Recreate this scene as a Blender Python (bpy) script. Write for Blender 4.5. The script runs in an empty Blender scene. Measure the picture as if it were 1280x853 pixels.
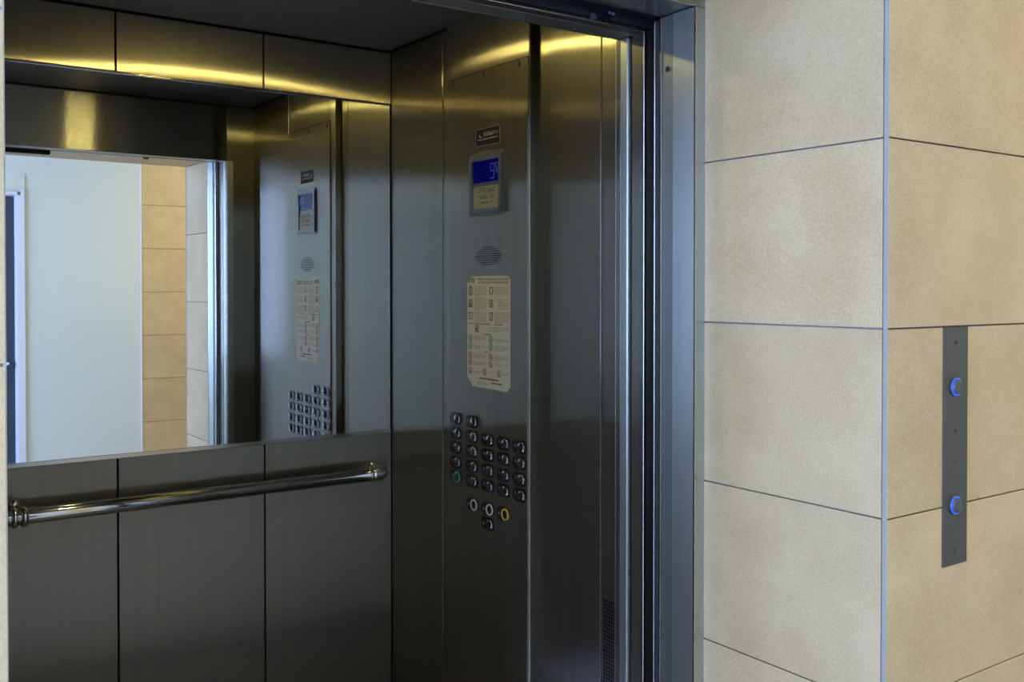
import bpy, bmesh, math, random
from mathutils import Vector, Matrix
random.seed(4)
C = bpy.context.scene.collection
S = bpy.context.scene

# ------------------------------------------------------------------ camera
H = 1.47
yaw, pit = math.radians(35.1), math.radians(0.78)
Fw = Vector((math.sin(yaw)*math.cos(pit), math.cos(yaw)*math.cos(pit), -math.sin(pit)))
Rt = Vector((math.cos(yaw), -math.sin(yaw), 0))
Up = Rt.cross(Fw)
cd = bpy.data.cameras.new('camera')
cam = bpy.data.objects.new('camera', cd); C.objects.link(cam)
cam.matrix_world = Matrix(((Rt.x, Up.x, -Fw.x, 0), (Rt.y, Up.y, -Fw.y, 0), (Rt.z, Up.z, -Fw.z, H), (0, 0, 0, 1)))
cd.sensor_width = 36; cd.lens = 1236/1280*36; cd.shift_y = -(426.5-375.8)/1280
cd.clip_start = 0.02
S.camera = cam

# ------------------------------------------------------------------ world and light
w = bpy.data.worlds.new('world'); S.world = w; w.use_nodes = True
bg = w.node_tree.nodes['Background']
bg.inputs[0].default_value = (0.495, 0.70, 1.48, 1); bg.inputs[1].default_value = 34.0
S.view_settings.view_transform = 'Standard'; S.view_settings.look = 'None'
S.view_settings.gamma = 1; S.view_settings.use_curve_mapping = False
S.view_settings.exposure = 0.0

WIN = (-1.15, 0.55, 0.85, 2.35)          # window opening in the left hall wall: y0 y1 z0 z1
HX0, HX1, HY0, HY1, HZ = -2.4, 3.4, -1.52, 0.935, 2.60
pl = bpy.data.lights.new('window_portal', 'AREA'); pl.shape = 'RECTANGLE'
pl.size = WIN[1]-WIN[0]; pl.size_y = WIN[3]-WIN[2]; pl.cycles.is_portal = True
po = bpy.data.objects.new('window_portal', pl); C.objects.link(po)
po.location = (HX0-0.05, (WIN[0]+WIN[1])/2, (WIN[2]+WIN[3])/2)
po.rotation_euler = Vector((1, 0, 0)).to_track_quat('-Z', 'Z').to_euler()
HALL_LAMP = (2.35, -0.35); HALL_E = 128.0; HALL_C = (1.0, 0.82, 0.38)
CAR_E = 175.0; CAR_C = (1.0, 0.83, 0.28)

# ------------------------------------------------------------------ helpers
WO = {}
def link(name, me, m, org=(0, 0, 0), parent=None):
    o = bpy.data.objects.new(name, me); C.objects.link(o)
    if m and not me.materials: me.materials.append(m)
    org = Vector(org)
    WO[o] = org
    if parent: o.parent = parent; o.location = org - WO[parent]
    else: o.location = org
    return o
def tag(o, label=None, cat=None, group=None, kind=None):
    if label: o['label'] = label
    if cat: o['category'] = cat
    if group: o['group'] = group
    if kind: o['kind'] = kind
    return o
def thing(name, label, cat, loc, group=None):
    o = bpy.data.objects.new(name, None); C.objects.link(o); o.location = loc; WO[o] = Vector(loc)
    o.empty_display_size = 0.05
    return tag(o, label, cat, group)
CACHE = {}
def boxmesh(sx, sy, sz, bev, m, seg=1):
    k = (round(sx, 4), round(sy, 4), round(sz, 4), bev, m.name, seg)
    if k in CACHE: return CACHE[k]
    bm = bmesh.new(); bmesh.ops.create_cube(bm, size=1)
    for v in bm.verts: v.co = Vector((v.co.x*sx, v.co.y*sy, v.co.z*sz))
    if bev: bmesh.ops.bevel(bm, geom=bm.edges[:], offset=min(bev, 0.45*min(sx, sy, sz)), segments=seg, affect='EDGES', profile=0.5)
    me = bpy.data.meshes.new('box'); bm.to_mesh(me); bm.free(); me.materials.append(m)
    CACHE[k] = me
    return me
def box(name, x0, x1, y0, y1, z0, z1, m, parent=None, bev=0, seg=1):
    return link(name, boxmesh(abs(x1-x0), abs(y1-y0), abs(z1-z0), bev, m, seg), m,
                ((x0+x1)/2, (y0+y1)/2, (z0+z1)/2), parent)
def mesh(name, bm, m, org=(0, 0, 0), parent=None, smooth=False):
    me = bpy.data.meshes.new(name); bm.to_mesh(me); bm.free()
    if smooth:
        for p in me.polygons: p.use_smooth = True
    return link(name, me, m, org, parent)
def tube(bm, pts, r, n=20, cap=True):
    pts = [Vector(p) for p in pts]; rings = []
    rr = r if isinstance(r, (list, tuple)) else [r]*len(pts)
    up = Vector((0, 0, 1))
    for i, p in enumerate(pts):
        t = (pts[min(i+1, len(pts)-1)] - pts[max(i-1, 0)]).normalized()
        u = up if abs(t.dot(up)) < 0.9 else Vector((0, 1, 0))
        a = t.cross(u).normalized(); b = a.cross(t)
        rings.append([bm.verts.new(p + rr[i]*(a*math.cos(q*2*math.pi/n)+b*math.sin(q*2*math.pi/n))) for q in range(n)])
    for A, B in zip(rings, rings[1:]):
        for q in range(n): bm.faces.new((A[q], A[(q+1) % n], B[(q+1) % n], B[q]))
    if cap: bm.faces.new(rings[0][::-1]); bm.faces.new(rings[-1])
    bmesh.ops.recalc_face_normals(bm, faces=bm.faces)

# frames of reference for flat work: (right, up, out of the surface)
FX = (Vector((0, -1, 0)), Vector((0, 0, 1)), Vector((-1, 0, 0)))   # surface facing -X
FY = (Vector((1, 0, 0)), Vector((0, 0, 1)), Vector((0, -1, 0)))    # surface facing -Y
def P(fr, a, b, h=0): return fr[0]*a + fr[1]*b + fr[2]*h
def poly(bm, fr, pts, h0, h1):
    """extruded polygon; pts (right, up), anticlockwise seen from outside"""
    A = [bm.verts.new(P(fr, x, y, h0)) for x, y in pts]; B = [bm.verts.new(P(fr, x, y, h1)) for x, y in pts]
    n = len(pts)
    bm.faces.new(B)
    for i in range(n): bm.faces.new((A[i], A[(i+1) % n], B[(i+1) % n], B[i]))
def rect(bm, fr, x0, x1, y0, y1, h0, h1): poly(bm, fr, [(x0, y0), (x1, y0), (x1, y1), (x0, y1)], h0, h1)
def circ(cx, cy, r, n=20, ry=None):
    ry = ry or r
    return [(cx+r*math.cos(2*math.pi*i/n), cy+ry*math.sin(2*math.pi*i/n)) for i in range(n)]
def ring(bm, fr, cx, cy, r0, r1, h0, h1, n=20):
    rows = []
    for r, h in ((r1, h0), (r1, h1), (r0, h1), (r0, h0)):
        rows.append([bm.verts.new(P(fr, x, y, h)) for x, y in circ(cx, cy, r, n)])
    for A, B in zip(rows, rows[1:]):
        for i in range(n): bm.faces.new((A[i], A[(i+1) % n], B[(i+1) % n], B[i]))
def lathe(bm, fr, cx, cy, prof, n=24):
    """prof: (radius, height) from the outside in; closed at the last point"""
    rows = [[bm.verts.new(P(fr, x, y, h)) for x, y in circ(cx, cy, r, n)] for r, h in prof]
    for A, B in zip(rows, rows[1:]):
        for i in range(n): bm.faces.new((A[i], A[(i+1) % n], B[(i+1) % n], B[i]))
    bm.faces.new(rows[-1])
def stadium(cx, cy, w, h, n=10):
    r = h/2; o = w/2-r; pts = []
    for i in range(n+1):
        a = -math.pi/2+math.pi*i/n; pts.append((cx+o+r*math.cos(a), cy+r*math.sin(a)))
    for i in range(n+1):
        a = math.pi/2+math.pi*i/n; pts.append((cx-o+r*math.cos(a), cy+r*math.sin(a)))
    return pts
def text_into(bm, fr, s, x, y, size, align='CENTER', bold=0.0, sx=1.0, h=0.0):
    cu = bpy.data.curves.new('t', 'FONT'); cu.body = s; cu.size = size; cu.align_x = align; cu.align_y = 'CENTER'
    cu.offset = bold*size; cu.resolution_u = 2
    to = bpy.data.objects.new('t', cu); C.objects.link(to)
    dg = bpy.context.evaluated_depsgraph_get()
    me = bpy.data.meshes.new_from_object(to.evaluated_get(dg), depsgraph=dg)
    vs = [bm.verts.new(P(fr, x+v.co.x*sx, y+v.co.y, h)) for v in me.vertices]
    for p in me.polygons:
        try: bm.faces.new([vs[i] for i in p.vertices])
        except ValueError: pass
    bpy.data.objects.remove(to); bpy.data.curves.remove(cu); bpy.data.meshes.remove(me)

# ------------------------------------------------------------------ materials
def mat(name, col=(.5, .5, .5), rough=.5, metal=0, spec=.5, emit=None, es=0):
    m = bpy.data.materials.new(name); m.use_nodes = True
    b = m.node_tree.nodes['Principled BSDF']
    b.inputs['Base Color'].default_value = (*col, 1); b.inputs['Roughness'].default_value = rough
    b.inputs['Metallic'].default_value = metal; b.inputs['Specular IOR Level'].default_value = spec
    if emit: b.inputs['Emission Color'].default_value = (*emit, 1); b.inputs['Emission Strength'].default_value = es
    return m
def nd(m, t, **k):
    n = m.node_tree.nodes.new(t)
    for a, b in k.items(): setattr(n, a, b)
    return n
def steel(name, col, rough, aniso, grain='V', var=0.03, jit=.74, haze=.32):
    """brushed steel: fine streaks along the grain, reflection smeared across it"""
    m = mat(name, col, rough, 1.0); L = m.node_tree.links; b = m.node_tree.nodes['Principled BSDF']
    g = nd(m, 'ShaderNodeNewGeometry'); tc = nd(m, 'ShaderNodeTexCoord')
    mp = nd(m, 'ShaderNodeMapping')
    mp.inputs['Scale'].default_value = (900, 900, 5) if grain == 'V' else (5, 5, 900)
    L.new(g.outputs['Position'], mp.inputs[0])
    nz = nd(m, 'ShaderNodeTexNoise'); nz.inputs['Scale'].default_value = 1; nz.inputs['Detail'].default_value = 3
    L.new(mp.outputs[0], nz.inputs['Vector'])
    big = nd(m, 'ShaderNodeTexNoise'); big.inputs['Scale'].default_value = 3.5; big.inputs['Detail'].default_value = 4
    L.new(g.outputs['Position'], big.inputs['Vector'])
    mr = nd(m, 'ShaderNodeMapRange'); mr.inputs['To Min'].default_value = rough-var; mr.inputs['To Max'].default_value = rough+var
    ad = nd(m, 'ShaderNodeMath', operation='ADD'); ml = nd(m, 'ShaderNodeMath', operation='MULTIPLY'); ml.inputs[1].default_value = .5
    L.new(nz.outputs[0], ad.inputs[0]); L.new(big.outputs[0], ad.inputs[1]); L.new(ad.outputs[0], ml.inputs[0])
    L.new(ml.outputs[0], mr.inputs[0]); L.new(mr.outputs[0], b.inputs['Roughness'])
    mc = nd(m, 'ShaderNodeMix', data_type='RGBA')
    mc.inputs['A'].default_value = (*[c*.93 for c in col], 1); mc.inputs['B'].default_value = (*[min(1, c*1.07) for c in col], 1)
    m3 = nd(m, 'ShaderNodeMapping'); m3.inputs['Scale'].default_value = (45, 45, .8) if grain == 'V' else (.8, .8, 45)
    L.new(g.outputs['Position'], m3.inputs[0])
    n3 = nd(m, 'ShaderNodeTexNoise'); n3.inputs['Scale'].default_value = 1; n3.inputs['Detail'].default_value = 6; L.new(m3.outputs[0], n3.inputs['Vector'])
    a3 = nd(m, 'ShaderNodeMath', operation='ADD'); L.new(nz.outputs[0], a3.inputs[0]); L.new(n3.outputs[0], a3.inputs[1])
    r3 = nd(m, 'ShaderNodeMapRange'); r3.inputs['From Min'].default_value = .65; r3.inputs['From Max'].default_value = 1.35; L.new(a3.outputs[0], r3.inputs[0])
    L.new(r3.outputs[0], mc.inputs['Factor']); L.new(mc.outputs['Result'], b.inputs['Base Color'])
    b.inputs['Anisotropic'].default_value = aniso
    # direction across the grain; the scratches tilt the normal that way at random
    if grain == 'V':
        cr = nd(m, 'ShaderNodeVectorMath', operation='CROSS_PRODUCT'); cr.inputs[1].default_value = (0, 0, 1)
        L.new(g.outputs['Normal'], cr.inputs[0]); T = cr.outputs[0]
    else:
        cx = nd(m, 'ShaderNodeCombineXYZ'); cx.inputs[2].default_value = 1; cx.inputs[1].default_value = .001
        T = cx.outputs[0]
    L.new(T, b.inputs['Tangent'])
    ws = []
    for k in (1.0, 1.37):
        sc = nd(m, 'ShaderNodeVectorMath', operation='SCALE'); sc.inputs['Scale'].default_value = 9000*k
        L.new(g.outputs['Position'], sc.inputs[0])
        wn = nd(m, 'ShaderNodeTexWhiteNoise', noise_dimensions='3D'); L.new(sc.outputs[0], wn.inputs['Vector']); ws.append(wn)
    sm = nd(m, 'ShaderNodeMath', operation='ADD'); L.new(ws[0].outputs['Value'], sm.inputs[0]); L.new(ws[1].outputs['Value'], sm.inputs[1])
    s1 = nd(m, 'ShaderNodeMath', operation='SUBTRACT'); s1.inputs[1].default_value = 1.0; L.new(sm.outputs[0], s1.inputs[0])
    s2 = nd(m, 'ShaderNodeMath', operation='MULTIPLY'); s2.inputs[1].default_value = jit; L.new(s1.outputs[0], s2.inputs[0])
    tv = nd(m, 'ShaderNodeVectorMath', operation='SCALE'); L.new(T, tv.inputs[0]); L.new(s2.outputs[0], tv.inputs['Scale'])
    av = nd(m, 'ShaderNodeVectorMath', operation='ADD'); L.new(g.outputs['Normal'], av.inputs[0]); L.new(tv.outputs[0], av.inputs[1])
    nv = nd(m, 'ShaderNodeVectorMath', operation='NORMALIZE'); L.new(av.outputs[0], nv.inputs[0]); L.new(nv.outputs[0], b.inputs['Normal'])
    # a second, broader lobe: the hazy part of the brushed finish
    b2 = nd(m, 'ShaderNodeBsdfPrincipled'); b2.inputs['Metallic'].default_value = 1
    b2.inputs['Roughness'].default_value = .42; b2.inputs['Anisotropic'].default_value = .6
    L.new(mc.outputs['Result'], b2.inputs['Base Color']); L.new(T, b2.inputs['Tangent'])
    mx = nd(m, 'ShaderNodeMixShader'); mx.inputs[0].default_value = haze
    L.new(b.outputs[0], mx.inputs[1]); L.new(b2.outputs[0], mx.inputs[2])
    L.new(mx.outputs[0], m.node_tree.nodes['Material Output'].inputs['Surface'])
    return m
M_car = steel('brushed_steel_walls', (.325, .295, .225), .165, 1.0)
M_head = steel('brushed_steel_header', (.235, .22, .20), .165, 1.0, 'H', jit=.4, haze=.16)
M_cop = steel('brushed_steel_control_panel', (.345, .31, .235), .165, 1.0)
M_frame = steel('landing_frame_steel', (.47, .50, .40), .36, .6)
M_unit = mat('satin_display_bezel', (.18, .172, .15), .40, 1)
M_soff = mat('brushed_steel_underside', (.30, .29, .28), .38, 1)
M_rear = steel('dull_rear_steel', (.27, .275, .225), .45, .4)
M_edge = mat('polished_steel_edge', (.60, .58, .52), .18, 1)
M_chrome = mat('chrome_tube', (.74, .73, .70), .11, 1)
M_mirror = mat('mirror_glass', (.86, .89, .88), .0, 1)
M_black = mat('black_void', (.006, .006, .006), .9, 0, .1)
M_dark = mat('dark_painted_metal', (.03, .03, .032), .45, .3)
M_btn = mat('black_button_bezel', (.012, .012, .012), .22)
M_cap = mat('dark_chrome_button_cap', (.26, .26, .255), .18, 1)
M_ceil = mat('dark_ceiling_panel', (.14, .13, .112), .42, .9)
M_carfloor = mat('car_floor_vinyl', (.24, .23, .20), .5)
M_white = mat('white_print', (.75, .75, .72), .5)
M_legend = mat('button_legend', (.20, .20, .19), .5)
M_lens = mat('lamp_diffuser', (.9, .85, .6), .4, emit=CAR_C, es=CAR_E)
M_hlens = mat('hall_lamp_diffuser', (.9, .9, .9), .4, emit=HALL_C, es=HALL_E)
M_bluering = mat('blue_light_ring', (.01, .03, .25), .35, emit=(.02, .12, .95), es=.9)
M_dcap = mat('dark_call_button_cap', (.075, .075, .065), .5, .2)
M_lcd = mat('blue_display', (.001, .002, .03), .08, 0, .15, emit=(.001, .002, .13), es=.35)
M_lcdfg = mat('display_segments', (.02, .03, .12), .3, emit=(.05, .08, .34), es=.35)
M_plate = mat('call_plate_steel', (.118, .108, .082), .45, .85)
M_paper = mat('notice_cream_film', (.53, .49, .32), .45)
M_card = mat('capacity_card', (.20, .205, .14), .45)
M_ink = mat('dark_ink', (.05, .05, .055), .6)
M_ink2 = mat('faded_ink', (.22, .205, .16), .6)
M_green = mat('green_ink', (.03, .14, .09), .6)
M_red = mat('red_ink', (.32, .07, .05), .6)
M_blackst = mat('black_sticker_film', (.004, .004, .008), .6, 0, .2)
M_ringw = mat('ivory_ring', (.62, .58, .48), .35)
M_ringy = mat('yellow_ring', (.72, .42, .03), .35)
M_greenring = mat('green_ring', (.02, .25, .14), .35, emit=(.02, .3, .15), es=.05)
M_bluebolt = mat('blue_painted_bolt', (.10, .22, .32), .4)
M_rubber = mat('grey_sealant', (.25, .27, .29), .7)
M_grout = mat('grey_grout', (.22, .225, .20), .85)
M_tile_edge = mat('tile_edge_strip', (.31, .30, .235), .4)  # own greyer colour for the side edge of the front tiles

def plaster(name, col, sc=60):
    m = mat(name, col, .75, 0, .2); L = m.node_tree.links; b = m.node_tree.nodes['Principled BSDF']
    g = nd(m, 'ShaderNodeNewGeometry'); nz = nd(m, 'ShaderNodeTexNoise'); nz.inputs['Scale'].default_value = sc; nz.inputs['Detail'].default_value = 5
    L.new(g.outputs['Position'], nz.inputs['Vector'])
    bp = nd(m, 'ShaderNodeBump'); bp.inputs['Strength'].default_value = .15; bp.inputs['Distance'].default_value = .002
    L.new(nz.outputs[0], bp.inputs['Height']); L.new(bp.outputs[0], b.inputs['Normal'])
    return m
M_wall = plaster('pale_painted_plaster', (.575, .625, .52))
M_wceil = plaster('white_ceiling_paint', (.75, .75, .73))
M_wtrim = mat('white_door_casing', (.66, .67, .68), .4)
M_door = mat('dark_blue_grey_door', (.035, .05, .055), .35)

def tilemat(name, c1, c2):
    m = mat(name, c1, .42, 0, .45); L = m.node_tree.links; b = m.node_tree.nodes['Principled BSDF']
    tc = nd(m, 'ShaderNodeTexCoord'); oi = nd(m, 'ShaderNodeObjectInfo')
    ad = nd(m, 'ShaderNodeVectorMath', operation='MULTIPLY_ADD')
    ad.inputs[1].default_value = (1, 1, 1)
    cx = nd(m, 'ShaderNodeCombineXYZ'); ml = nd(m, 'ShaderNodeMath', operation='MULTIPLY'); ml.inputs[1].default_value = 37
    L.new(oi.outputs['Random'], ml.inputs[0])
    for i in range(3): L.new(ml.outputs[0], cx.inputs[i])
    L.new(tc.outputs['Object'], ad.inputs[0]); L.new(cx.outputs[0], ad.inputs[2])
    n1 = nd(m, 'ShaderNodeTexNoise'); n1.inputs['Scale'].default_value = 7; n1.inputs['Detail'].default_value = 8; n1.inputs['Roughness'].default_value = .62
    n2 = nd(m, 'ShaderNodeTexNoise'); n2.inputs['Scale'].default_value = 240; n2.inputs['Detail'].default_value = 5
    L.new(ad.outputs[0], n1.inputs['Vector']); L.new(ad.outputs[0], n2.inputs['Vector'])
    mx = nd(m, 'ShaderNodeMath', operation='MULTIPLY_ADD'); mx.inputs[1].default_value = .45
    L.new(n2.outputs[0], mx.inputs[0]); 
    m2 = nd(m, 'ShaderNodeMath', operation='MULTIPLY'); m2.inputs[1].default_value = .55
    L.new(n1.outputs[0], m2.inputs[0]); L.new(m2.outputs[0], mx.inputs[2])
    mr = nd(m, 'ShaderNodeMapRange'); mr.inputs['From Min'].default_value = .36; mr.inputs['From Max'].default_value = .64
    L.new(mx.outputs[0], mr.inputs[0])
    mc = nd(m, 'ShaderNodeMix', data_type='RGBA'); mc.inputs['A'].default_value = (*c1, 1); mc.inputs['B'].default_value = (*c2, 1)
    L.new(mr.outputs[0], mc.inputs['Factor'])
    hv = nd(m, 'ShaderNodeHueSaturation'); r2 = nd(m, 'ShaderNodeMapRange'); r2.inputs['To Min'].default_value = .95; r2.inputs['To Max'].default_value = 1.05
    L.new(oi.outputs['Random'], r2.inputs[0]); L.new(r2.outputs[0], hv.inputs['Value'])
    L.new(mc.outputs['Result'], hv.inputs['Color']); L.new(hv.outputs[0], b.inputs['Base Color'])
    bp = nd(m, 'ShaderNodeBump'); bp.inputs['Strength'].default_value = .12; bp.inputs['Distance'].default_value = .0008
    L.new(n2.outputs[0], bp.inputs['Height']); L.new(bp.outputs[0], b.inputs['Normal'])
    return m
M_tile = tilemat('beige_stone_tile', (.45, .320, .140), (.575, .430, .210))
M_ftile = tilemat('hall_floor_tile', (.36, .325, .28), (.44, .40, .35))

# ------------------------------------------------------------------ the hall
X0, X1 = 0.13, 1.37            # tiled opening, left and right reveal
YF, YR = 0.927, 1.318          # face of the hall tiles, end of the reveal
ZS = 2.012                     # soffit
G = 0.0026                     # joint width
JZ = [1.704-0.3*k for k in range(6, -4, -1)]       # joints of the tile courses
def S_(o): return tag(o, kind='structure')

fl = S_(box('floor', HX0-.1, HX1+.1, HY0-.4, 1.38, -.10, -.008, M_grout))
xs = [HX0+.6*i for i in range(11)]
for i in range(10):
    for j in range(5):
        y0 = HY0+.6*j; y1 = min(y0+.6, 1.375)
        if j >= 4:                               # only the niche runs this far
            pass
        a, b_ = xs[i], min(xs[i+1], HX1)
        if y1 > HY1:                             # the course under the wall is cut at the wall line
            y1c = HY1-.012
            box('tile', a+G/2, b_-G/2, y0+G/2, y1c, -.008, 0, M_ftile, fl, .0008)
        else:
            box('tile', a+G/2, b_-G/2, y0+G/2, y1-G/2, -.008, 0, M_ftile, fl, .0008)
        if j == 4: break
    if True: pass
for a, b_ in ((X0, .75), (.75, X1)):
    box('tile', a+G/2, b_-G/2, HY1-.008, 1.37, -.008, 0, M_ftile, fl, .0008)
S_(box('ceiling', HX0-.1, HX1+.1, HY0-.4, 1.2, HZ, HZ+.1, M_wceil))

# front wall (with the lift opening): right block, left block, lintel, each clad in tiles
wfr = S_(box('wall_front', X1+.008, HX1+.1, YF+.008, 1.38, -.1, HZ, M_grout))
wfl = S_(box('wall_front_left', HX0-.1, X0-.008, YF+.008, 1.38, -.1, HZ, M_grout))
wfh = S_(box('wall_front_top', X0-.008, X1+.008, YF+.008, 1.38, ZS+.008, HZ, M_grout))
def courses(z0, z1):
    zz = [z0]+[z for z in JZ if z0+.01 < z < z1-.01]+[z1]
    return list(zip(zz, zz[1:]))
def cols(x0, x1, step=.6, frm='l'):
    out = []
    if frm == 'l':
        a = x0
        while a < x1-.01: out.append((a, min(a+step, x1))); a += step
    else:
        a = x1
        while a > x0+.01: out.append((max(a-step, x0), a)); a -= step
    return out
BV = .0007
for z0, z1 in courses(0, HZ):
    for a, b_ in cols(X1, HX1):
        box('tile', a+(0 if a == X1 else G/2), b_-G/2, YF, YF+.008, z0+G/2, z1-G/2, M_tile, wfr, BV)
    for a, b_ in cols(HX0, X0, frm='r'):
        box('tile', a+G/2, b_-(0 if b_ == X0 else G/2), YF, YF+.008, z0+G/2, z1-G/2, M_tile, wfl, BV)
for z0, z1 in courses(0, ZS):
    box('tile', X1, X1+.008, YF+.008+G, YR, z0+G/2, z1-G/2, M_tile, wfr, BV)
    box('tile', X0-.008, X0, YF+.008+G, YR, z0+G/2, z1-G/2, M_tile, wfl, BV)
for z0, z1 in courses(ZS, HZ):
    for a, b_ in ((X0, .77), (.77, X1)):
        box('tile', a+G/2, b_-G/2, YF, YF+.008, z0+G/2, z1-G/2, M_tile, wfh, BV)
for a, b_ in ((X0, .77), (.77, X1)):
    box('tile', a+G/2, b_-G/2, YF+.008+G, YR, ZS, ZS+.008, M_tile, wfh, BV)
box('tile_edge_strip', X1-.0004, X1+.002, YF+.0004, YF+.0078, 0, ZS, M_tile_edge, wfr)  # added strip standing for the front tiles' unglazed edge, greyer than their face
box('tile_edge_strip', X0-.002, X0+.0004, YF+.0004, YF+.0078, 0, ZS, M_tile_edge, wfl)
# small bolt in the soffit
bm = bmesh.new(); tube(bm, [(0, 0, 0), (0, 0, -.004), (0, 0, -.009)], [.014, .014, .008], 16)
tag(mesh('soffit_plug', bm, M_dark, (1.127, 1.19, ZS), None, True), 'small dark round plug in the tiled soffit above the lift opening', 'plug')

# far wall of the hall (seen in the mirror)
DX0, DX1, DZ = 0.28, 1.065, 2.075
S_(box('wall_back', DX1, 1.812, HY0-.30, HY0, -.1, HZ, M_wall))
S_(box('wall_back_left', HX0-.1, DX0, HY0-.30, HY0, -.1, HZ, M_wall))
S_(box('wall_back_top', DX0, DX1, HY0-.30, HY0, DZ, HZ, M_wall))
wbr = S_(box('wall_back_right', 1.812, HX1+.1, HY0-.30, HY0-.004, -.1, HZ, M_grout))
zz = [0]+[2.03-.297*k for k in range(6, -2, -1)]+[HZ]
for z0, z1 in zip(zz, zz[1:]):
    for a, b_ in cols(1.812, HX1):
        box('tile', a+G/2, b_-G/2, HY0-.004, HY0+.006, z0+G/2, z1-G/2, M_tile, wbr, BV)
S_(box('trim_1', 1.803, 1.812, HY0-.002, HY0+.008, 0, HZ, M_wtrim))
S_(box('trim_2', .30, 1.09, HY0, HY0+.006, DZ+.02, 2.195, M_wall))
d1 = S_(box('door_1', DX0+.02, DX1-.02, HY0-.16, HY0-.12, 0, DZ-.02, M_door, None, .004))
for a, b_ in ((DX0+.02, DX0+.12), (DX1-.12, DX1-.02)):
    box('door_stile', a, b_, HY0-.12, HY0-.108, .0, DZ-.02, M_door, d1, .004)
for a, b_ in ((0, .14), (.95, 1.07), (DZ-.14, DZ-.02)):
    box('door_rail', DX0+.12, DX1-.12, HY0-.12, HY0-.108, a, b_, M_door, d1, .004)
bm = bmesh.new(); tube(bm, [(0, -.03, 0), (0, .035, 0), (-.01, .05, 0), (-.11, .05, 0)], .011, 12)
mesh('door_handle', bm, M_chrome, (DX1-.07, HY0-.09, .98), d1, True)
fr3 = S_(box('trim_3', DX1-.02, DX1, HY0-.17, HY0+.012, 0, DZ, M_wtrim))
S_(box('trim_4', DX0, DX0+.02, HY0-.17, HY0+.012, 0, DZ, M_wtrim))
S_(box('trim_5', DX0, DX1, HY0-.17, HY0+.012, DZ-.02, DZ, M_wtrim))
S_(box('trim_6', DX1, DX1+.022, HY0, HY0+.012, 0, DZ+.02, M_wtrim))

# right and left ends of the hall; the window that lights it
S_(box('wall_right', HX1, HX1+.12, HY0-.3, 1.0, -.1, HZ, M_wall))
y0, y1, z0, z1 = WIN
wl = S_(box('wall_left', HX0-.12, HX0, HY0-.3, y0, -.1, HZ, M_wall))
box('wall_left_pier', HX0-.12, HX0, y1, 1.0, -.1, HZ, M_wall, wl)
box('wall_left_sill', HX0-.12, HX0, y0, y1, -.1, z0, M_wall, wl)
box('wall_left_lintel', HX0-.12, HX0, y0, y1, z1, HZ, M_wall, wl)
wn = S_(box('window_1', HX0-.10, HX0-.05, y0, y0+.05, z0, z1, M_wtrim))
box('window_frame', HX0-.10, HX0-.05, y1-.05, y1, z0, z1, M_wtrim, wn)
box('window_frame', HX0-.10, HX0-.05, y0, y1, z0, z0+.05, M_wtrim, wn)
box('window_frame', HX0-.10, HX0-.05, y0, y1, z1-.05, z1, M_wtrim, wn)
box('window_frame', HX0-.10, HX0-.05, -.33, -.27, z0, z1, M_wtrim, wn)
t = thing('hall_ceiling_lamp', 'round white ceiling lamp of the hall in front of the lift', 'lamp', (*HALL_LAMP, HZ))
bm = bmesh.new(); tube(bm, [(0, 0, 0), (0, 0, -.02), (0, 0, -.03)], [.15, .15, .14], 32); mesh('lamp_base', bm, M_wtrim, (*HALL_LAMP, HZ), t, True)
bm = bmesh.new(); tube(bm, [(0, 0, -.03), (0, 0, -.05), (0, 0, -.065), (0, 0, -.07)], [.13, .125, .10, .03], 32); mesh('diffuser', bm, M_hlens, (*HALL_LAMP, HZ), t, True)

# ------------------------------------------------------------------ shaft behind the wall (keeps the gaps dark)
sh = S_(box('wall_shaft', -1.3, 2.4, 3.0, 3.1, -.2, 2.9, M_black))
box('shaft_side', -1.4, -1.3, 1.38, 3.1, -.2, 2.9, M_black, sh)
box('shaft_side', 2.4, 2.5, 1.38, 3.1, -.2, 2.9, M_black, sh)
box('shaft_top', -1.4, 2.5, 1.38, 3.1, 2.8, 2.9, M_black, sh)
box('shaft_bottom', -1.4, 2.5, 1.38, 3.1, -.3, -.2, M_black, sh)
box('shaft_front', -1.4, -.9, 1.38, 1.4, -.2, 2.9, M_black, sh)
box('shaft_front', 2.3, 2.5, 1.38, 1.4, -.2, 2.9, M_black, sh)
box('shaft_front', -.9, 2.3, 1.38, 1.395, 2.1, 2.9, M_black, sh)

# ------------------------------------------------------------------ lift car: walls, ceiling, floor
CX0, CX1, CYB, CZ = -0.575, 1.458, 2.725, 2.20
YI = 1.546                                     # inner face of the front return
XO0, XO1 = 0.155, 1.345                        # clear opening
S_(box('floor_car', CX0-.02, CX1+.02, 1.50, CYB+.02, -.06, 0, M_carfloor))
S_(box('ceiling_car', CX0-.02, CX1+.02, YI-.01, CYB+.02, CZ+.004, CZ+.05, M_dark))
cl = S_(box('ceiling_panel', CX0+.012, CX1-.012, YI+.012, CYB-.012, CZ-.004, CZ+.004, M_ceil, None, .002))
wb = S_(box('wall_car_back', CX0-.02, CX1+.02, CYB+.008, CYB+.03, 0, CZ+.02, M_black))
ZM0, ZM1 = 1.030, 2.030
xj = [CX0, -.165, .240, .645, 1.048, CX1]
g = .0022
for a, b_ in zip(xj, xj[1:]):
    box('panel', a+g, b_-g, CYB, CYB+.008, .08, ZM0-.012, M_car, wb, .001)
    box('panel', a+g, b_-g, CYB, CYB+.008, ZM1+.006, CZ-.008, M_car, wb, .001)
box('kick_plate', CX0, CX1, CYB-.003, CYB+.006, 0, .075, M_edge, wb, .001)

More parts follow.
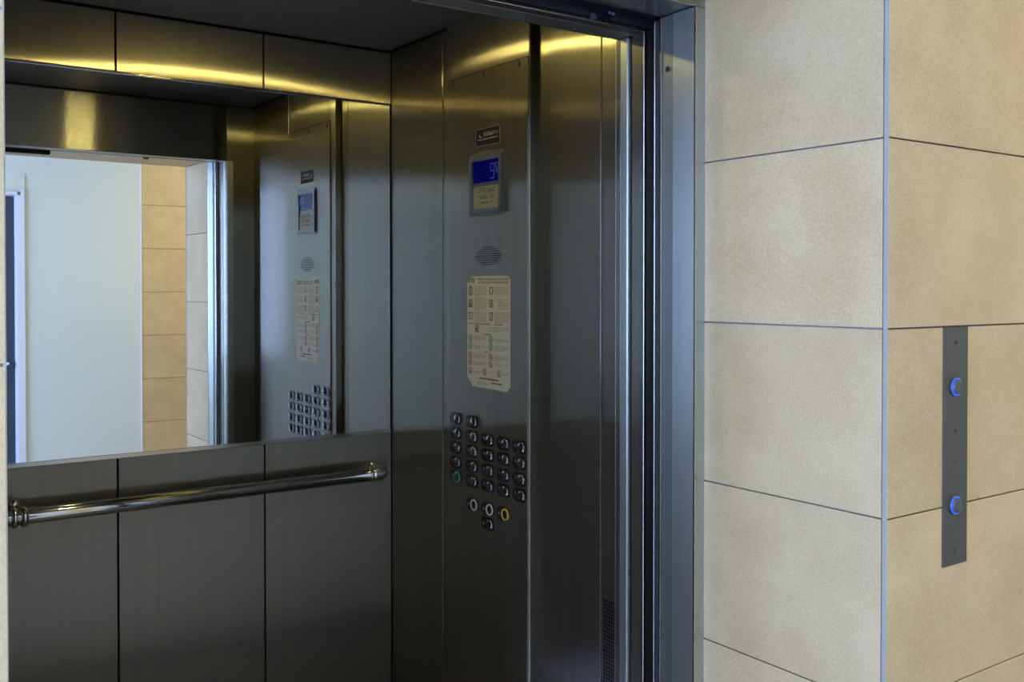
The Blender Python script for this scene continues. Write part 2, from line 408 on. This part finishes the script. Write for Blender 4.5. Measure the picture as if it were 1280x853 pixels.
mir = thing('wall_mirror', 'wide mirror across the upper back wall of the lift car', 'mirror', ((CX0+CX1)/2, CYB, ZM0))
box('mirror_glass', CX0+.004, CX1-.005, CYB, CYB+.005, ZM0, ZM1, M_mirror, mir)
tr = box('bottom_trim', CX0+.004, CX1-.004, CYB-.004, CYB+.006, ZM0-.012, ZM0, M_edge, mir, .001); tag(tr, 'thin satin steel strip under the mirror')
box('top_trim', CX0+.004, CX1-.004, CYB-.005, CYB+.006, ZM1, ZM1+.006, M_head, mir, .001)

# right side wall of the car, folded panels
wr = S_(box('wall_car_right', CX1+.012, CX1+.03, 1.50, CYB+.02, 0, CZ+.02, M_black))
ZP = CZ-.004
box('panel', CX1, CX1+.010, 2.4195, CYB, .06, ZP, M_car, wr, .0012)
box('panel', CX1+.001, CX1+.011, 2.360, 2.4165, .06, ZP, M_car, wr, .0012)
box('panel', CX1+.005, CX1+.014, 1.9165, 2.000, .06, ZP, M_car, wr, .0012)
box('panel', CX1-.0005, CX1+.010, 1.7235, 1.9140, .06, ZP, M_car, wr, .0016, 2)
vp = box('vent_panel', CX1+.002, CX1+.010, YI-.03, 1.7225, .06, ZP, M_car, wr, .0008)
bm = bmesh.new()
for i in range(62):
    for j in range(5):
        y = 1.712-.0088*j; z = .757-.0088*i
        rect(bm, FX, -y-.0031, -y+.0031, z-.0031, z+.0031, -.0002, .0004)
tag(mesh('vent_holes', bm, M_black, (CX1+.002, 0, 0), vp), kind='stuff')
box('kick_plate', CX1-.003, CX1+.012, YI, CYB, 0, .06, M_edge, wr, .001)
# left side wall of the car
wle = S_(box('wall_car_left', CX0-.03, CX0-.012, 1.50, CYB+.02, 0, CZ+.02, M_black))
for a, b_ in ((2.32, CYB), (1.94, 2.32), (YI-.03, 1.94)):
    box('panel', CX0-.010, CX0, a+.0015, b_-.0015, .06, ZP, M_car, wle, .0012)
box('kick_plate', CX0-.012, CX0+.003, YI, CYB, 0, .06, M_edge, wle, .001)

# front returns and header
wf = S_(box('wall_car_front', XO1+.004, CX1+.01, 1.512, YI, 0, ZP, M_car, None, .002))
box('return_edge', XO1, XO1+.012, 1.507, YI-.015, 0, 1.9765, M_frame, wf, .004, 3)
box('return_face', XO1+.003, XO1+.028, YI-.001, YI+.002, 0, 1.9765, M_frame, wf, .001)
box('return_lip', XO1+.0005, XO1+.006, YI-.018, YI-.002, 0, 1.9765, M_car, wf, .002, 2)
wf2 = S_(box('wall_car_front_left', CX0-.01, XO0-.004, 1.512, YI, 0, ZP, M_car, None, .002))
box('return_edge', XO0-.012, XO0, 1.507, YI-.015, 0, 1.9765, M_frame, wf2, .004, 3)
wh = S_(box('wall_car_front_top', CX0, CX1, 1.50, YI-.012, 1.985, CZ, M_dark))
box('header_panel', CX0+.0015, CX1-.0015, YI-.012, YI-.004, 1.9765, CZ-.008, M_head, wh, .001)
box('header_dark_strip', XO0, XO1+.004, 1.462, 1.486, 1.9768, 1.985, M_dark, wh, .001)  # front part of the header underside, a flush strip coloured dark
box('header_soffit', XO0, XO1+.004, 1.4865, YI-.013, 1.9765, 1.985, M_soff, wh, .001)
box('header_front', XO0-.6, XO1+.3, 1.462, 1.468, 1.986, 2.10, M_dark, wh, .001)
box('header_edge', XO0, XO1+.004, 1.4585, 1.4615, 1.9770, 1.9835, M_edge, wh, .001)

# ceiling lamps
def lamp(x, y, label):
    t = thing('ceiling_lamp', label, 'lamp', (x, y, CZ-.004))
    s, q = .052, .028
    bm = bmesh.new()
    for a in ((-s-.012, s+.012, -q-.012, -q), (-s-.012, s+.012, q, q+.012), (-s-.012, -s, -q, q), (s, s+.012, -q, q)):
        fr = (Vector((1, 0, 0)), Vector((0, -1, 0)), Vector((0, 0, -1)))
        rect(bm, fr, a[0], a[1], a[2], a[3], 0, .003)
    mesh('lamp_rim', bm, M_edge, (x, y, CZ-.004), t)
    box('diffuser', x-s, x+s, y-q, y+q, CZ-.009, CZ-.004, M_lens, t)
lamp(.91, 2.08, 'small oblong warm yellow downlight in the dark lift ceiling')

# handrails
ZH, YH, RH = .9085, 2.655, .0185
def handrail(x0, x1, label):
    """tube parallel to the back wall, an elbow back to the wall at each end"""
    t = thing('handrail', label, 'handrail', ((x0+x1)/2, CYB, ZH))
    bm = bmesh.new(); tube(bm, [(x0+.03, YH, ZH), (x1-.03, YH, ZH)], RH, 32); mesh('rail', bm, M_chrome, (0, 0, 0), t, True)
    for s, xe in ((-1, x0), (1, x1)):
        pts = [(xe-s*.045, YH, ZH)]
        for i in range(9):
            a = math.pi/2*i/8
            pts.append((xe-s*.03+s*.03*math.sin(a), YH+.03-.03*math.cos(a), ZH))
        pts.append((xe, CYB, ZH))
        bm = bmesh.new(); tube(bm, pts, RH+.0022, 28); mesh('elbow', bm, M_chrome, (0, 0, 0), t, True)
        bm = bmesh.new()
        tube(bm, [(xe-s*.052, YH, ZH), (xe-s*.049, YH, ZH), (xe-s*.043, YH, ZH), (xe-s*.040, YH, ZH)], [RH+.0015, RH+.0028, RH+.0028, RH+.0015], 28)
        mesh('collar', bm, M_chrome, (0, 0, 0), t, True)
        bm = bmesh.new(); tube(bm, [(xe, CYB-.012, ZH), (xe, CYB-.010, ZH), (xe, CYB, ZH)], [RH+.0025, RH+.0045, RH+.0045], 28); mesh('wall_flange', bm, M_chrome, (0, 0, 0), t, True)
        bm = bmesh.new(); bmesh.ops.create_uvsphere(bm, u_segments=14, v_segments=10, radius=.007)
        mesh('cap_screw', bm, M_chrome, (xe-s*.018, CYB-.022, ZH+.022), t, True)
    return t
rl = handrail(-.50, 1.395, 'polished chrome handrail on short brackets below the mirror')
XB = .387
for x in (XB-.0215, XB, XB+.0215):
    bm = bmesh.new()
    pr = [(x-.0095+.019*i/8, RH+.001+.0065*math.sin(math.pi*i/8)) for i in range(9)]
    tube(bm, [(p[0], YH, ZH) for p in pr], [p[1] for p in pr], 28); mesh('collar', bm, M_chrome, (0, 0, 0), rl, True)
bm = bmesh.new(); tube(bm, [(XB, YH+.01, ZH), (XB, CYB-.010, ZH), (XB, CYB-.008, ZH), (XB, CYB, ZH)], [.014, .014, .026, .026], 24); mesh('centre_bracket', bm, M_chrome, (0, 0, 0), rl, True)
bm = bmesh.new(); bmesh.ops.create_uvsphere(bm, u_segments=16, v_segments=12, radius=.013); mesh('cap_screw', bm, M_chrome, (XB+.005, YH+.033, ZH+.026), rl, True)

# ------------------------------------------------------------------ car control panel
XP = 1.431
cp = thing('control_panel', 'tall brushed steel control panel with floor buttons on the right car wall', 'control panel', (1.458, 2.166, 0))
bm = bmesh.new()
prof = [(1.4640, 1.984), (1.4350, 1.967), (1.4350, 2.3365), (1.4385, 2.3650), (1.4640, 2.3650)]
A = [bm.verts.new((x, y, .0)) for x, y in prof]; B = [bm.verts.new((x, y, CZ-.004)) for x, y in prof]
for i in range(5): bm.faces.new((A[i], A[(i+1) % 5], B[(i+1) % 5], B[i]))
bm.faces.new(A); bm.faces.new(B[::-1]); bmesh.ops.recalc_face_normals(bm, faces=bm.faces)
mesh('column', bm, M_cop, (0, 0, 0), cp)
tag(box('bright_edge', 1.4340, 1.4380, 1.9655, 1.9690, 0, CZ-.004, M_edge, cp, .001), 'bright polished corner of the control panel column')
fp = box('faceplate', XP, 1.4352, 1.9690, 2.3350, .02, 2.0365, M_cop, cp, .0008)
for y in (2.315, 2.165, 2.005):
    bm = bmesh.new()
    rect(bm, FX, -.004, .004, .005, .0175, -.001, .0025); rect(bm, FX, -.0015, .0045, 0, .0055, -.001, .004)
    mesh('cover_clip', bm, M_dark, (XP, y, 2.017), cp)
tag(box('plate_seam', XP-.0003, XP+.001, 1.969, 2.3355, 2.0365, 2.0378, M_black, cp), 'dark seam along the top of the faceplate')

# display unit
du = None
bm = bmesh.new()
pts = [(-2.2285, 1.660)]
for i in range(1, 8): pts.append((-2.2285+.1615*i/8, 1.660-.007*math.sin(math.pi*i/8)))
pts += [(-2.067, 1.660), (-2.067, 1.8195)]
for i in range(1, 8): pts.append((-2.067-.1615*i/8, 1.8195+.007*math.sin(math.pi*i/8)))
pts += [(-2.2285, 1.8195)]
poly(bm, FX, pts, 0, .003)
ring_w = [(-2.2095, -2.0845, 1.8005, 1.812), (-2.2095, -2.0845, 1.664, 1.6755), (-2.2235, -2.2085, 1.664, 1.812), (-2.0855, -2.0715, 1.664, 1.812)]
for a in ring_w: rect(bm, FX, *a, .003, .008)
du = mesh('display_unit', bm, M_unit, (XP, 0, 0), cp)
def onp(name, bm, m, par): return mesh(name, bm, m, (XP, 0, 0), par)
bm = bmesh.new(); rect(bm, FX, -2.2085, -2.0855, 1.7435, 1.8005, .003, .0045); onp('blue_screen', bm, M_lcd, du)
bm = bmesh.new(); rect(bm, FX, -2.2085, -2.0855, 1.6755, 1.7335, .003, .0045); onp('capacity_card', bm, M_card, du)
bm = bmesh.new()
# seven segment 9 and a triangle pointing down
def seg(x0, z0, x1, z1, w=.0022):
    d = Vector((x1-x0, z1-z0)).normalized(); n = Vector((-d.y, d.x))*w/2
    poly(bm, FX, [(x0+n.x, z0+n.y), (x0-n.x, z0-n.y), (x1-n.x, z1-n.y), (x1+n.x, z1+n.y)], .0045, .0048)
a0, a1, b0, b1 = -2.1260, -2.1100, 1.7515, 1.7890; bmid = (b0+b1)/2
for s_ in ((a0, b1, a1, b1), (a0, bmid, a1, bmid), (a0, b0, a1, b0), (a0, bmid, a0, b1), (a1, b0, a1, b1)): seg(*s_)
seg(-2.1045, 1.7890, -2.0965, 1.7620, .003); seg(-2.0965, 1.7620, -2.0885, 1.7890, .003); seg(-2.1045, 1.7890, -2.0885, 1.7890, .002)
bmesh.ops.recalc_face_normals(bm, faces=bm.faces)
onp('display_digits', bm, M_lcdfg, du)
bm = bmesh.new()
text_into(bm, FX, 'OTIS Gen2', -2.1450, 1.7225, .0175, bold=.02, h=.0049)
text_into(bm, FX, '1000A  13п', -2.1450, 1.7045, .0150, bold=.01, h=.0049)
for i, wd in enumerate((.018, .012, .008)): rect(bm, FX, -2.170+.022*i, -2.170+.022*i+wd, 1.6885, 1.6925, .0045, .0049)
onp('card_print', bm, M_ink, du)

# speaker grille
bm = bmesh.new(); cy, cz, ry, rz = -2.1450, 1.5512, .060, .0255
z = -3
for r in range(-4, 5):
    z = r*.0056
    half = ry*math.sqrt(max(0, 1-(z/rz)**2))
    n = int(half/.0046)
    for k in range(-n, n+1):
        x = k*.0046*1.0+(.0023 if r % 2 else 0)
        if abs(x) <= half: poly(bm, FX, circ(cy+x, cz+z, .00155, 6), -.0001, .0004)
tag(onp('speaker_holes', bm, M_black, cp), kind='stuff')

# buttons
BW, BHt = .0610, .0345
bm = bmesh.new()
poly(bm, FX, stadium(0, 0, BW, BHt, 12), 0, .0022); poly(bm, FX, stadium(0, 0, BW-.004, BHt-.004, 12), .0022, .0030)
me_bez = bpy.data.meshes.new('bezel'); bm.to_mesh(me_bez); bm.free(); me_bez.materials.append(M_btn)
OX = .0120
bm = bmesh.new(); lathe(bm, FX, OX, 0, [(.0140, .002), (.0140, .0050), (.0130, .0070), (.0105, .0086), (.0070, .0096), (.003, .0100)], 28)
me_cap = bpy.data.meshes.new('cap'); bm.to_mesh(me_cap); bm.free(); me_cap.materials.append(M_cap)
for p in me_cap.polygons: p.use_smooth = True
def ringmesh(m):
    bm = bmesh.new(); ring(bm, FX, OX, 0, .0118, .0150, .002, .0062, 32)
    me = bpy.data.meshes.new('ring'); bm.to_mesh(me); bm.free(); me.materials.append(m); return me
bm = bmesh.new(); lathe(bm, FX, OX, 0, [(.0118, .002), (.0118, .0045), (.0100, .0052), (.004, .0056)], 24)
me_cap2 = bpy.data.meshes.new('cap_flat'); bm.to_mesh(me_cap2); bm.free(); me_cap2.materials.append(M_btn)
for p in me_cap2.polygons: p.use_smooth = True
colY = [2.3030, 2.2210, 2.1450, 2.0730, 2.0025]
rowZ = [.951-.0004, .9905, 1.0310, 1.0705, 1.1100]
def button(nm, y, z, n=None, rg=None, label=None):
    o = link(nm, me_bez, None, (XP, y, z), cp)
    if label: o['label'] = label
    link('button_cap', me_cap2 if rg else me_cap, None, (XP, y, z), o)
    if rg: link('button_ring', rg, None, (XP, y, z), o)
    bm = bmesh.new()
    if n: text_into(bm, FX, n, -.0150, .0030, .0105, h=.0032)
    else:
        poly(bm, FX, [(-.0205, -.004), (-.0125, -.004), (-.0165, .004)], .0030, .0032)
    mesh('button_print', bm, M_legend if n else M_ink2, (XP, y, z), o)
    return o
k = 1
g_ring, w_ring, y_ring = ringmesh(M_greenring), ringmesh(M_ringw), ringmesh(M_ringy)
for r in range(5):
    for c in range(5 if r < 4 else 2):
        o = button('floor_button', colY[c], rowZ[r], str(k), label='bottom left floor button with a green rim' if k == 1 else None)
        if k == 1:
            link('green_rim', g_ring, None, (XP-.001, colY[c], rowZ[r]), o)
        k += 1
button('door_open_button', colY[1]-.002, .8890, None, w_ring, 'door button with an ivory ring')
button('door_close_button', colY[2]-.001, .8900, None, w_ring, 'door button with an ivory ring')
button('alarm_button', colY[3], .8910, None, y_ring, 'alarm button with a yellow ring')
kb = button('key_switch', colY[2], .8510, None, None, 'round chrome key switch below the ringed buttons')
bm = bmesh.new(); rect(bm, FX, OX-.0012, OX+.0012, -.006, .006, .0098, .0104); ring(bm, FX, OX, 0, .005, .007, .0094, .0102, 20); mesh('key_slot', bm, M_black, (XP, colY[2], .8510), kb)

# black sticker above the display
st = thing('sticker', 'small black sticker with a phone icon above the blue display', 'sticker', (XP, 2.146, 1.8405))
bm = bmesh.new(); rect(bm, FX, -2.2015, -2.0905, 1.8410, 1.8843, -.0001, .0006); onp('film', bm, M_blackst, st)
bm = bmesh.new()
text_into(bm, FX, 'Мобил', -2.1650, 1.8690, .0150, 'LEFT', .03, .95, .0008)
text_into(bm, FX, 'Отис', -2.1200, 1.8690, .0140, 'LEFT', 0, .8, .0008)
poly(bm, FX, [(-2.185, 1.863), (-2.176, 1.862), (-2.174, 1.865), (-2.180, 1.866), (-2.183, 1.871), (-2.186, 1.870)], .0006, .0008)
x = -2.193
for wd in (.014, .009, .021, .016, .010, .012):
    rect(bm, FX, x, x+wd, 1.8555, 1.8583, .0006, .0008); x += wd+.0022
onp('sticker_print', bm, M_legend, st)
bm = bmesh.new()
for a in ((-2.2030, -2.0890, 1.8400, 1.8410), (-2.2030, -2.2015, 1.8410, 1.8843), (-2.0905, -2.0890, 1.8410, 1.8843), (-2.2030, -2.0890, 1.8843, 1.8853)):
    rect(bm, FX, *a, -.0001, .0007)
onp('sticker_border', bm, M_ink2, st)

# rules notice
nt = thing('notice', 'cream passenger rules notice with clipped corners on the control panel', 'notice', (XP, 2.1435, 1.203))
L_, R_, Bt, T_ = -2.2445, -2.0430, 1.203, 1.4985
bm = bmesh.new()
poly(bm, FX, [(L_, 1.237), (L_+.003, 1.228), (L_+.028, 1.2055), (R_-.016, Bt), (R_, 1.2165), (R_, T_-.010), (R_-.004, T_-.003), (R_-.016, T_), (L_+.026, T_), (L_+.006, T_-.008), (L_, T_-.020)], -.0001, .0007)
onp('film', bm, M_paper, nt)
h0, h1 = .0006, .0010
def frame(b, cx, cz, w_=.0175, h_=.0185, t_=.0024):
    for a in ((cx-w_/2, cx+w_/2, cz+h_/2-t_, cz+h_/2), (cx-w_/2, cx+w_/2, cz-h_/2, cz-h_/2+t_),
              (cx-w_/2, cx-w_/2+t_, cz-h_/2+t_, cz+h_/2-t_), (cx+w_/2-t_, cx+w_/2, cz-h_/2+t_, cz+h_/2-t_)):
        rect(b, FX, *a, h0, h1)
def tri(b, cx, cz, s, up=1):
    p = [(cx-s, cz), (cx+s, cz), (cx, cz+up*s)]
    poly(b, FX, p if up > 0 else p[::-1], h0, h1)
bm = bmesh.new()
text_into(bm, FX, 'OTIS', L_+.0207, 1.4868, .0150, bold=.05, h=h1)
onp('notice_logo', bm, M_ink, nt)
bm = bmesh.new()
text_into(bm, FX, 'ПРАВИЛА ПОЛЬЗОВАНИЯ ПАССАЖИРСКИМИ', L_+.1230, 1.4897, .0072, bold=.02, sx=.88, h=h1)
text_into(bm, FX, 'ЛИФТАМИ С АВТОМАТИЧЕСКИМИ ДВЕРЯМИ', L_+.1220, 1.4811, .0072, bold=.02, sx=.86, h=h1)
onp('notice_heading', bm, M_ink, nt)
bm = bmesh.new()
ic, i2 = L_+.0172, L_+.1153
frame(bm, ic, 1.4598); tri(bm, ic, 1.4695, .0050, 1); tri(bm, ic, 1.4500, .0050, -1); rect(bm, FX, ic-.002, ic+.002, 1.455, 1.4645, h0, h1)
frame(bm, ic, 1.4255); tri(bm, ic-.005, 1.4355, .004, 1); tri(bm, ic+.005, 1.4355, .004, 1)
rect(bm, FX, ic-.005, ic-.001, 1.419, 1.430, h0, h1); rect(bm, FX, ic+.001, ic+.005, 1.419, 1.428, h0, h1)
frame(bm, ic, 1.3930); tri(bm, ic-.002, 1.392, .003, 1)
frame(bm, i2, 1.4600, .0155, .0190); tri(bm, i2-.0115, 1.458, .0035, 1); tri(bm, i2+.0115, 1.458, .0035, 1)
frame(bm, i2, 1.3935, .0165, .0205); rect(bm, FX, i2-.0015, i2+.0015, 1.386, 1.394, h0, h1); poly(bm, FX, circ(i2, 1.3970, .0024, 8), h0, h1); tri(bm, i2+.005, 1.3985, .003, 1)
frame(bm, L_+.0481, 1.3600, .0160, .0180); poly(bm, FX, circ(L_+.0470, 1.3580, .0040, 8), h0, h1); tri(bm, L_+.051, 1.362, .004, 1)
tag(onp('notice_symbols', bm, M_ink, nt), kind='stuff')
bm = bmesh.new(); frame(bm, i2, 1.4270, .0165, .0200, .0030); rect(bm, FX, i2-.0022, i2+.0022, 1.421, 1.431, h0, h1)
onp('green_symbol', bm, M_green, nt)
rnd = random.Random(7)
def lines(b, x0, x1, ztop, n, step=.0035, th=.0013):
    for i in range(n):
        x = x0; z = ztop-step*i; end = x1 if i < n-1 else x0+(x1-x0)*.55
        while x < end-.003:
            wd = min(rnd.uniform(.004, .013), end-x)
            rect(b, FX, x, x+wd, z-th/2, z+th/2, h0, h0+.0002); x += wd+.0014
bm = bmesh.new()
lines(bm, L_+.036, L_+.094, 1.4710, 8); lines(bm, L_+.036, L_+.094, 1.4410, 10); lines(bm, L_+.036, L_+.094, 1.4035, 9)
lines(bm, L_+.1313, R_-.005, 1.4683, 7); lines(bm, L_+.1313, R_-.005, 1.4375, 2); lines(bm, L_+.145, R_-.005, 1.4300, 6); lines(bm, L_+.1313, R_-.005, 1.4039, 9)
lines(bm, L_+.1017, R_-.004, 1.3650, 4)
for x0, x1, z, n in ((.0315, .0926, 1.3392, 4), (.0315, .0926, 1.3150, 3), (.1303, .196, 1.3345, 3), (.1303, .196, 1.3160, 4),
                     (.0315, .0926, 1.2920, 4), (.0315, .0926, 1.2700, 3), (.1303, .196, 1.2910, 4), (.1303, .196, 1.2710, 2),
                     (.0290, .0720, 1.2460, 2), (.0980, .138, 1.2460, 1), (.1640, .196, 1.2480, 2), (.050, .100, 1.2195, 3)):
    lines(bm, L_+x0, L_+x1, z, n)
tag(onp('notice_fine_print', bm, M_ink2, nt), kind='stuff')
bm = bmesh.new()
lines(bm, L_+.005, R_-.005, 1.3726, 1, th=.0020); lines(bm, L_+.130, R_-.005, 1.3726, 1, th=.0020)
lines(bm, L_+.080, L_+.150, 1.3456, 1, th=.0026)
lines(bm, L_+.060, L_+.182, 1.2294, 1, th=.0040); lines(bm, L_+.118, L_+.180, 1.2290, 1, th=.0036); lines(bm, L_+.118, L_+.200, 1.2200, 1, th=.0036)
tag(onp('notice_bold_print', bm, M_ink, nt), kind='stuff')
bm = bmesh.new(); lines(bm, L_+.086, L_+.125, 1.3003, 1, th=.0026); onp('red_print', bm, M_red, nt)
def sign(cx, cz, m, slash, nm, lab):
    b = bmesh.new(); ring(b, FX, L_+cx, cz, .0074, .0096, h0, h1, 20)
    cx += L_
    if slash: poly(b, FX, [(cx-.0068, cz+.0054), (cx-.0054, cz+.0068), (cx+.0068, cz-.0054), (cx+.0054, cz-.0068)][::-1], h0, h1)
    poly(b, FX, circ(cx, cz+.003, .0022, 8), h0, h1-.0001); rect(b, FX, cx-.0028, cx+.0028, cz-.0050, cz+.0006, h0, h1-.0001)
    bmesh.ops.recalc_face_normals(b, faces=b.faces)
    o = onp(nm, b, m, nt); o['label'] = lab
for x, z in ((.0164, 1.3329), (.0163, 1.3123), (.1135, 1.3331), (.1135, 1.3131)): sign(x, z, M_green, 0, 'round_sign', 'green ringed sign on the notice')
for x, z in ((.0155, 1.2886), (.0155, 1.2690), (.0155, 1.2463), (.1131, 1.2881), (.1131, 1.2681), (.0845, 1.2464), (.1514, 1.2468)):
    sign(x, z, M_red, 1, 'round_sign', 'red ringed sign on the notice')

# ------------------------------------------------------------------ doors between hall and car
cdr = thing('car_door', 'open inner lift door leaf, dark brushed steel edge beside the car front post', 'lift door', (1.65, 1.482, 0))
box('leaf', 1.352, 1.95, 1.464, 1.500, .01, 1.985, M_cop, cdr, .001)
box('leading_edge', 1.3485, 1.353, 1.4640, 1.4985, .01, 1.985, M_car, cdr, .001)
tag(box('bright_lip', 1.3455, 1.3525, 1.4590, 1.4635, .01, 1.985, M_edge, cdr, .001), 'bright folded lip of the leaf')
box('hanger_plate', 1.30, 1.90, 1.470, 1.478, 1.985, 2.08, M_dark, cdr, .001)
lds = thing('landing_door', 'open outer lift door leaf showing its thin edge beside the blue-grey frame', 'lift door', (1.65, 1.42, 0))
box('leaf', 1.3525, 1.95, 1.4175, 1.4305, .01, 1.992, M_dark, lds, .0008)
tag(box('bright_lip', 1.3460, 1.3525, 1.4290, 1.4318, .01, 1.992, M_edge, lds, .0008), 'bright folded lip of the leaf')
# mechanism over the doors
mech = thing('door_gear', 'dark door hanger gear in the gap above the lift doors', 'door gear', (.75, 1.43, 2.0))
box('track', .0, 1.9, 1.436, 1.446, 2.03, 2.09, M_dark, mech, .001)
box('seal_strip', XO0, XO1-.008, 1.418, 1.424, 1.990, 2.03, M_black, mech)
box('lock_box', .25, .72, 1.398, 1.4165, 1.966, 1.9945, M_dark, mech, .002)
for x in (1.245, 1.215, .60, .40):
    bm = bmesh.new(); lathe(bm, FY, 0, 0, [(.0085, 0), (.0085, .006), (.007, .008), (.003, .008), (.0025, .010)], 20)
    mesh('roller', bm, M_black if x > 1.22 else M_dark, (x, 1.4615, 1.9885), mech, True)
for x in (1.256, 1.266):
    bm = bmesh.new(); lathe(bm, FY, 0, 0, [(.0035, 0), (.0035, .004), (.002, .005)], 10); mesh('bolt', bm, M_bluebolt, (x, 1.4615, 2.0000), mech, True)

# landing frame: jambs and head
def jamb(xf, s, label):
    """xf: reveal face; s=+1 right jamb, -1 left jamb"""
    t = thing('door_frame_jamb', label, 'door frame', (xf+s*.013, 1.35, 0))
    def bx(nm, a, b_, y0, y1, m, bev=.001, seg=1, z1=1.994): return box(nm, min(xf+s*a, xf+s*b_), max(xf+s*a, xf+s*b_), y0, y1, 0, z1, m, t, bev, seg)
    bx('front_face', 0, .0245, YR-.0005, YR+.004, M_frame, .0004)
    tag(bx('rounded_corner', -.0012, .0030, YR-.0012, YR+.0030, M_edge, .0009, 2), 'bright polished corner of the jamb')
    bx('reveal_face', 0, .006, YR+.003, 1.3780, M_frame, .0006)
    bx('rear_face', .0030, .008, 1.3785, 1.4095, M_rear, .0006)
    tag(bx('rear_lip', -.0005, .004, 1.4100, 1.4145, M_edge, .0012, 2), 'bright rear lip of the jamb')
    tag(box('sealant_bead', min(xf+s*.0245, xf+s*.0265), max(xf+s*.0245, xf+s*.0265), YR-.001, YR+.002, 0, ZS, M_rubber, t), 'dark sealant line between frame and tile')
    bm = bmesh.new()
    frm = (Vector((0, -1, 0)), Vector((0, 0, 1)), Vector((-s, 0, 0)))
    lathe(bm, frm, 0, 0, [(.0042, 0), (.0042, .0015), (.0030, .0030)], 14)
    ring(bm, frm, 0, 0, .0042, .0058, 0, .0003, 16)
    bmesh.ops.recalc_face_normals(bm, faces=bm.faces)
    mesh('screw', bm, M_dark, (xf+s*.0015, 1.3945, 1.891), t)
    return t
jamb(XO1, 1, 'right jamb of the blue-grey steel frame around the lift opening')
jamb(XO0, -1, 'left jamb of the blue-grey steel frame around the lift opening')
t = thing('door_frame_head', 'blue-grey steel head of the frame across the top of the lift opening', 'door frame', (.75, 1.35, 1.995))
box('front_face', X0, X1, YR-.0005, YR+.004, 1.9955, ZS, M_frame, t, .0004)
box('soffit_face', XO0-.02, XO1+.02, YR+.004, 1.4145, 1.9955, 2.003, M_soff, t, .0006)
tag(box('front_corner', XO0, XO1, YR-.0012, YR+.0030, 1.9943, 1.9985, M_edge, t, .0009, 2), 'bright polished lower corner of the frame head')

# ------------------------------------------------------------------ call panel in the hall
YC = YF-.0022
cpn = thing('call_panel', 'tall narrow dark steel call plate with two blue-lit buttons on the beige tiles', 'call panel', (1.5575, YF, 1.004))
box('plate', 1.5220, 1.5940, YC, YF+.0005, 1.0040, 1.4030, M_plate, cpn, .0006)
for z in (1.3765, 1.2295, 1.1772, 1.0283):
    bm = bmesh.new(); ring(bm, FY, 0, 0, .0022, .0036, 0, .0008, 16); lathe(bm, FY, 0, 0, [(.0022, .0003), (.0008, .0003)], 10)
    bmesh.ops.recalc_face_normals(bm, faces=bm.faces)
    sc = mesh('screw', bm, M_dark if z > 1.3 else M_plate, (1.5575, YC, z), cpn)
    bm = bmesh.new(); poly(bm, FY, circ(0, 0, .0010, 6), .0004, .0009); mesh('screw_socket', bm, M_black, (1.5575, YC, z), sc)
for z in (1.3031, 1.1046):
    bm = bmesh.new(); lathe(bm, FY, 0, 0, [(.0165, 0), (.0165, .0015), (.0158, .0022), (.0135, .0022)], 32)
    o = mesh('call_button', bm, M_plate, (1.5560, YC, z), cpn, False)
    bm = bmesh.new(); ring(bm, FY, 0, 0, 0.0124, .0150, .0015, .0040, 36); mesh('light_ring', bm, M_bluering, (1.5560, YC, z), o, True)
    bm = bmesh.new(); lathe(bm, FY, 0, 0, [(.0122, .001), (.0122, .0062), (.0112, .0072), (.006, .0076), (.002, .0076)], 32); mesh('button_cap', bm, M_dcap, (1.5560, YC, z), o, True)
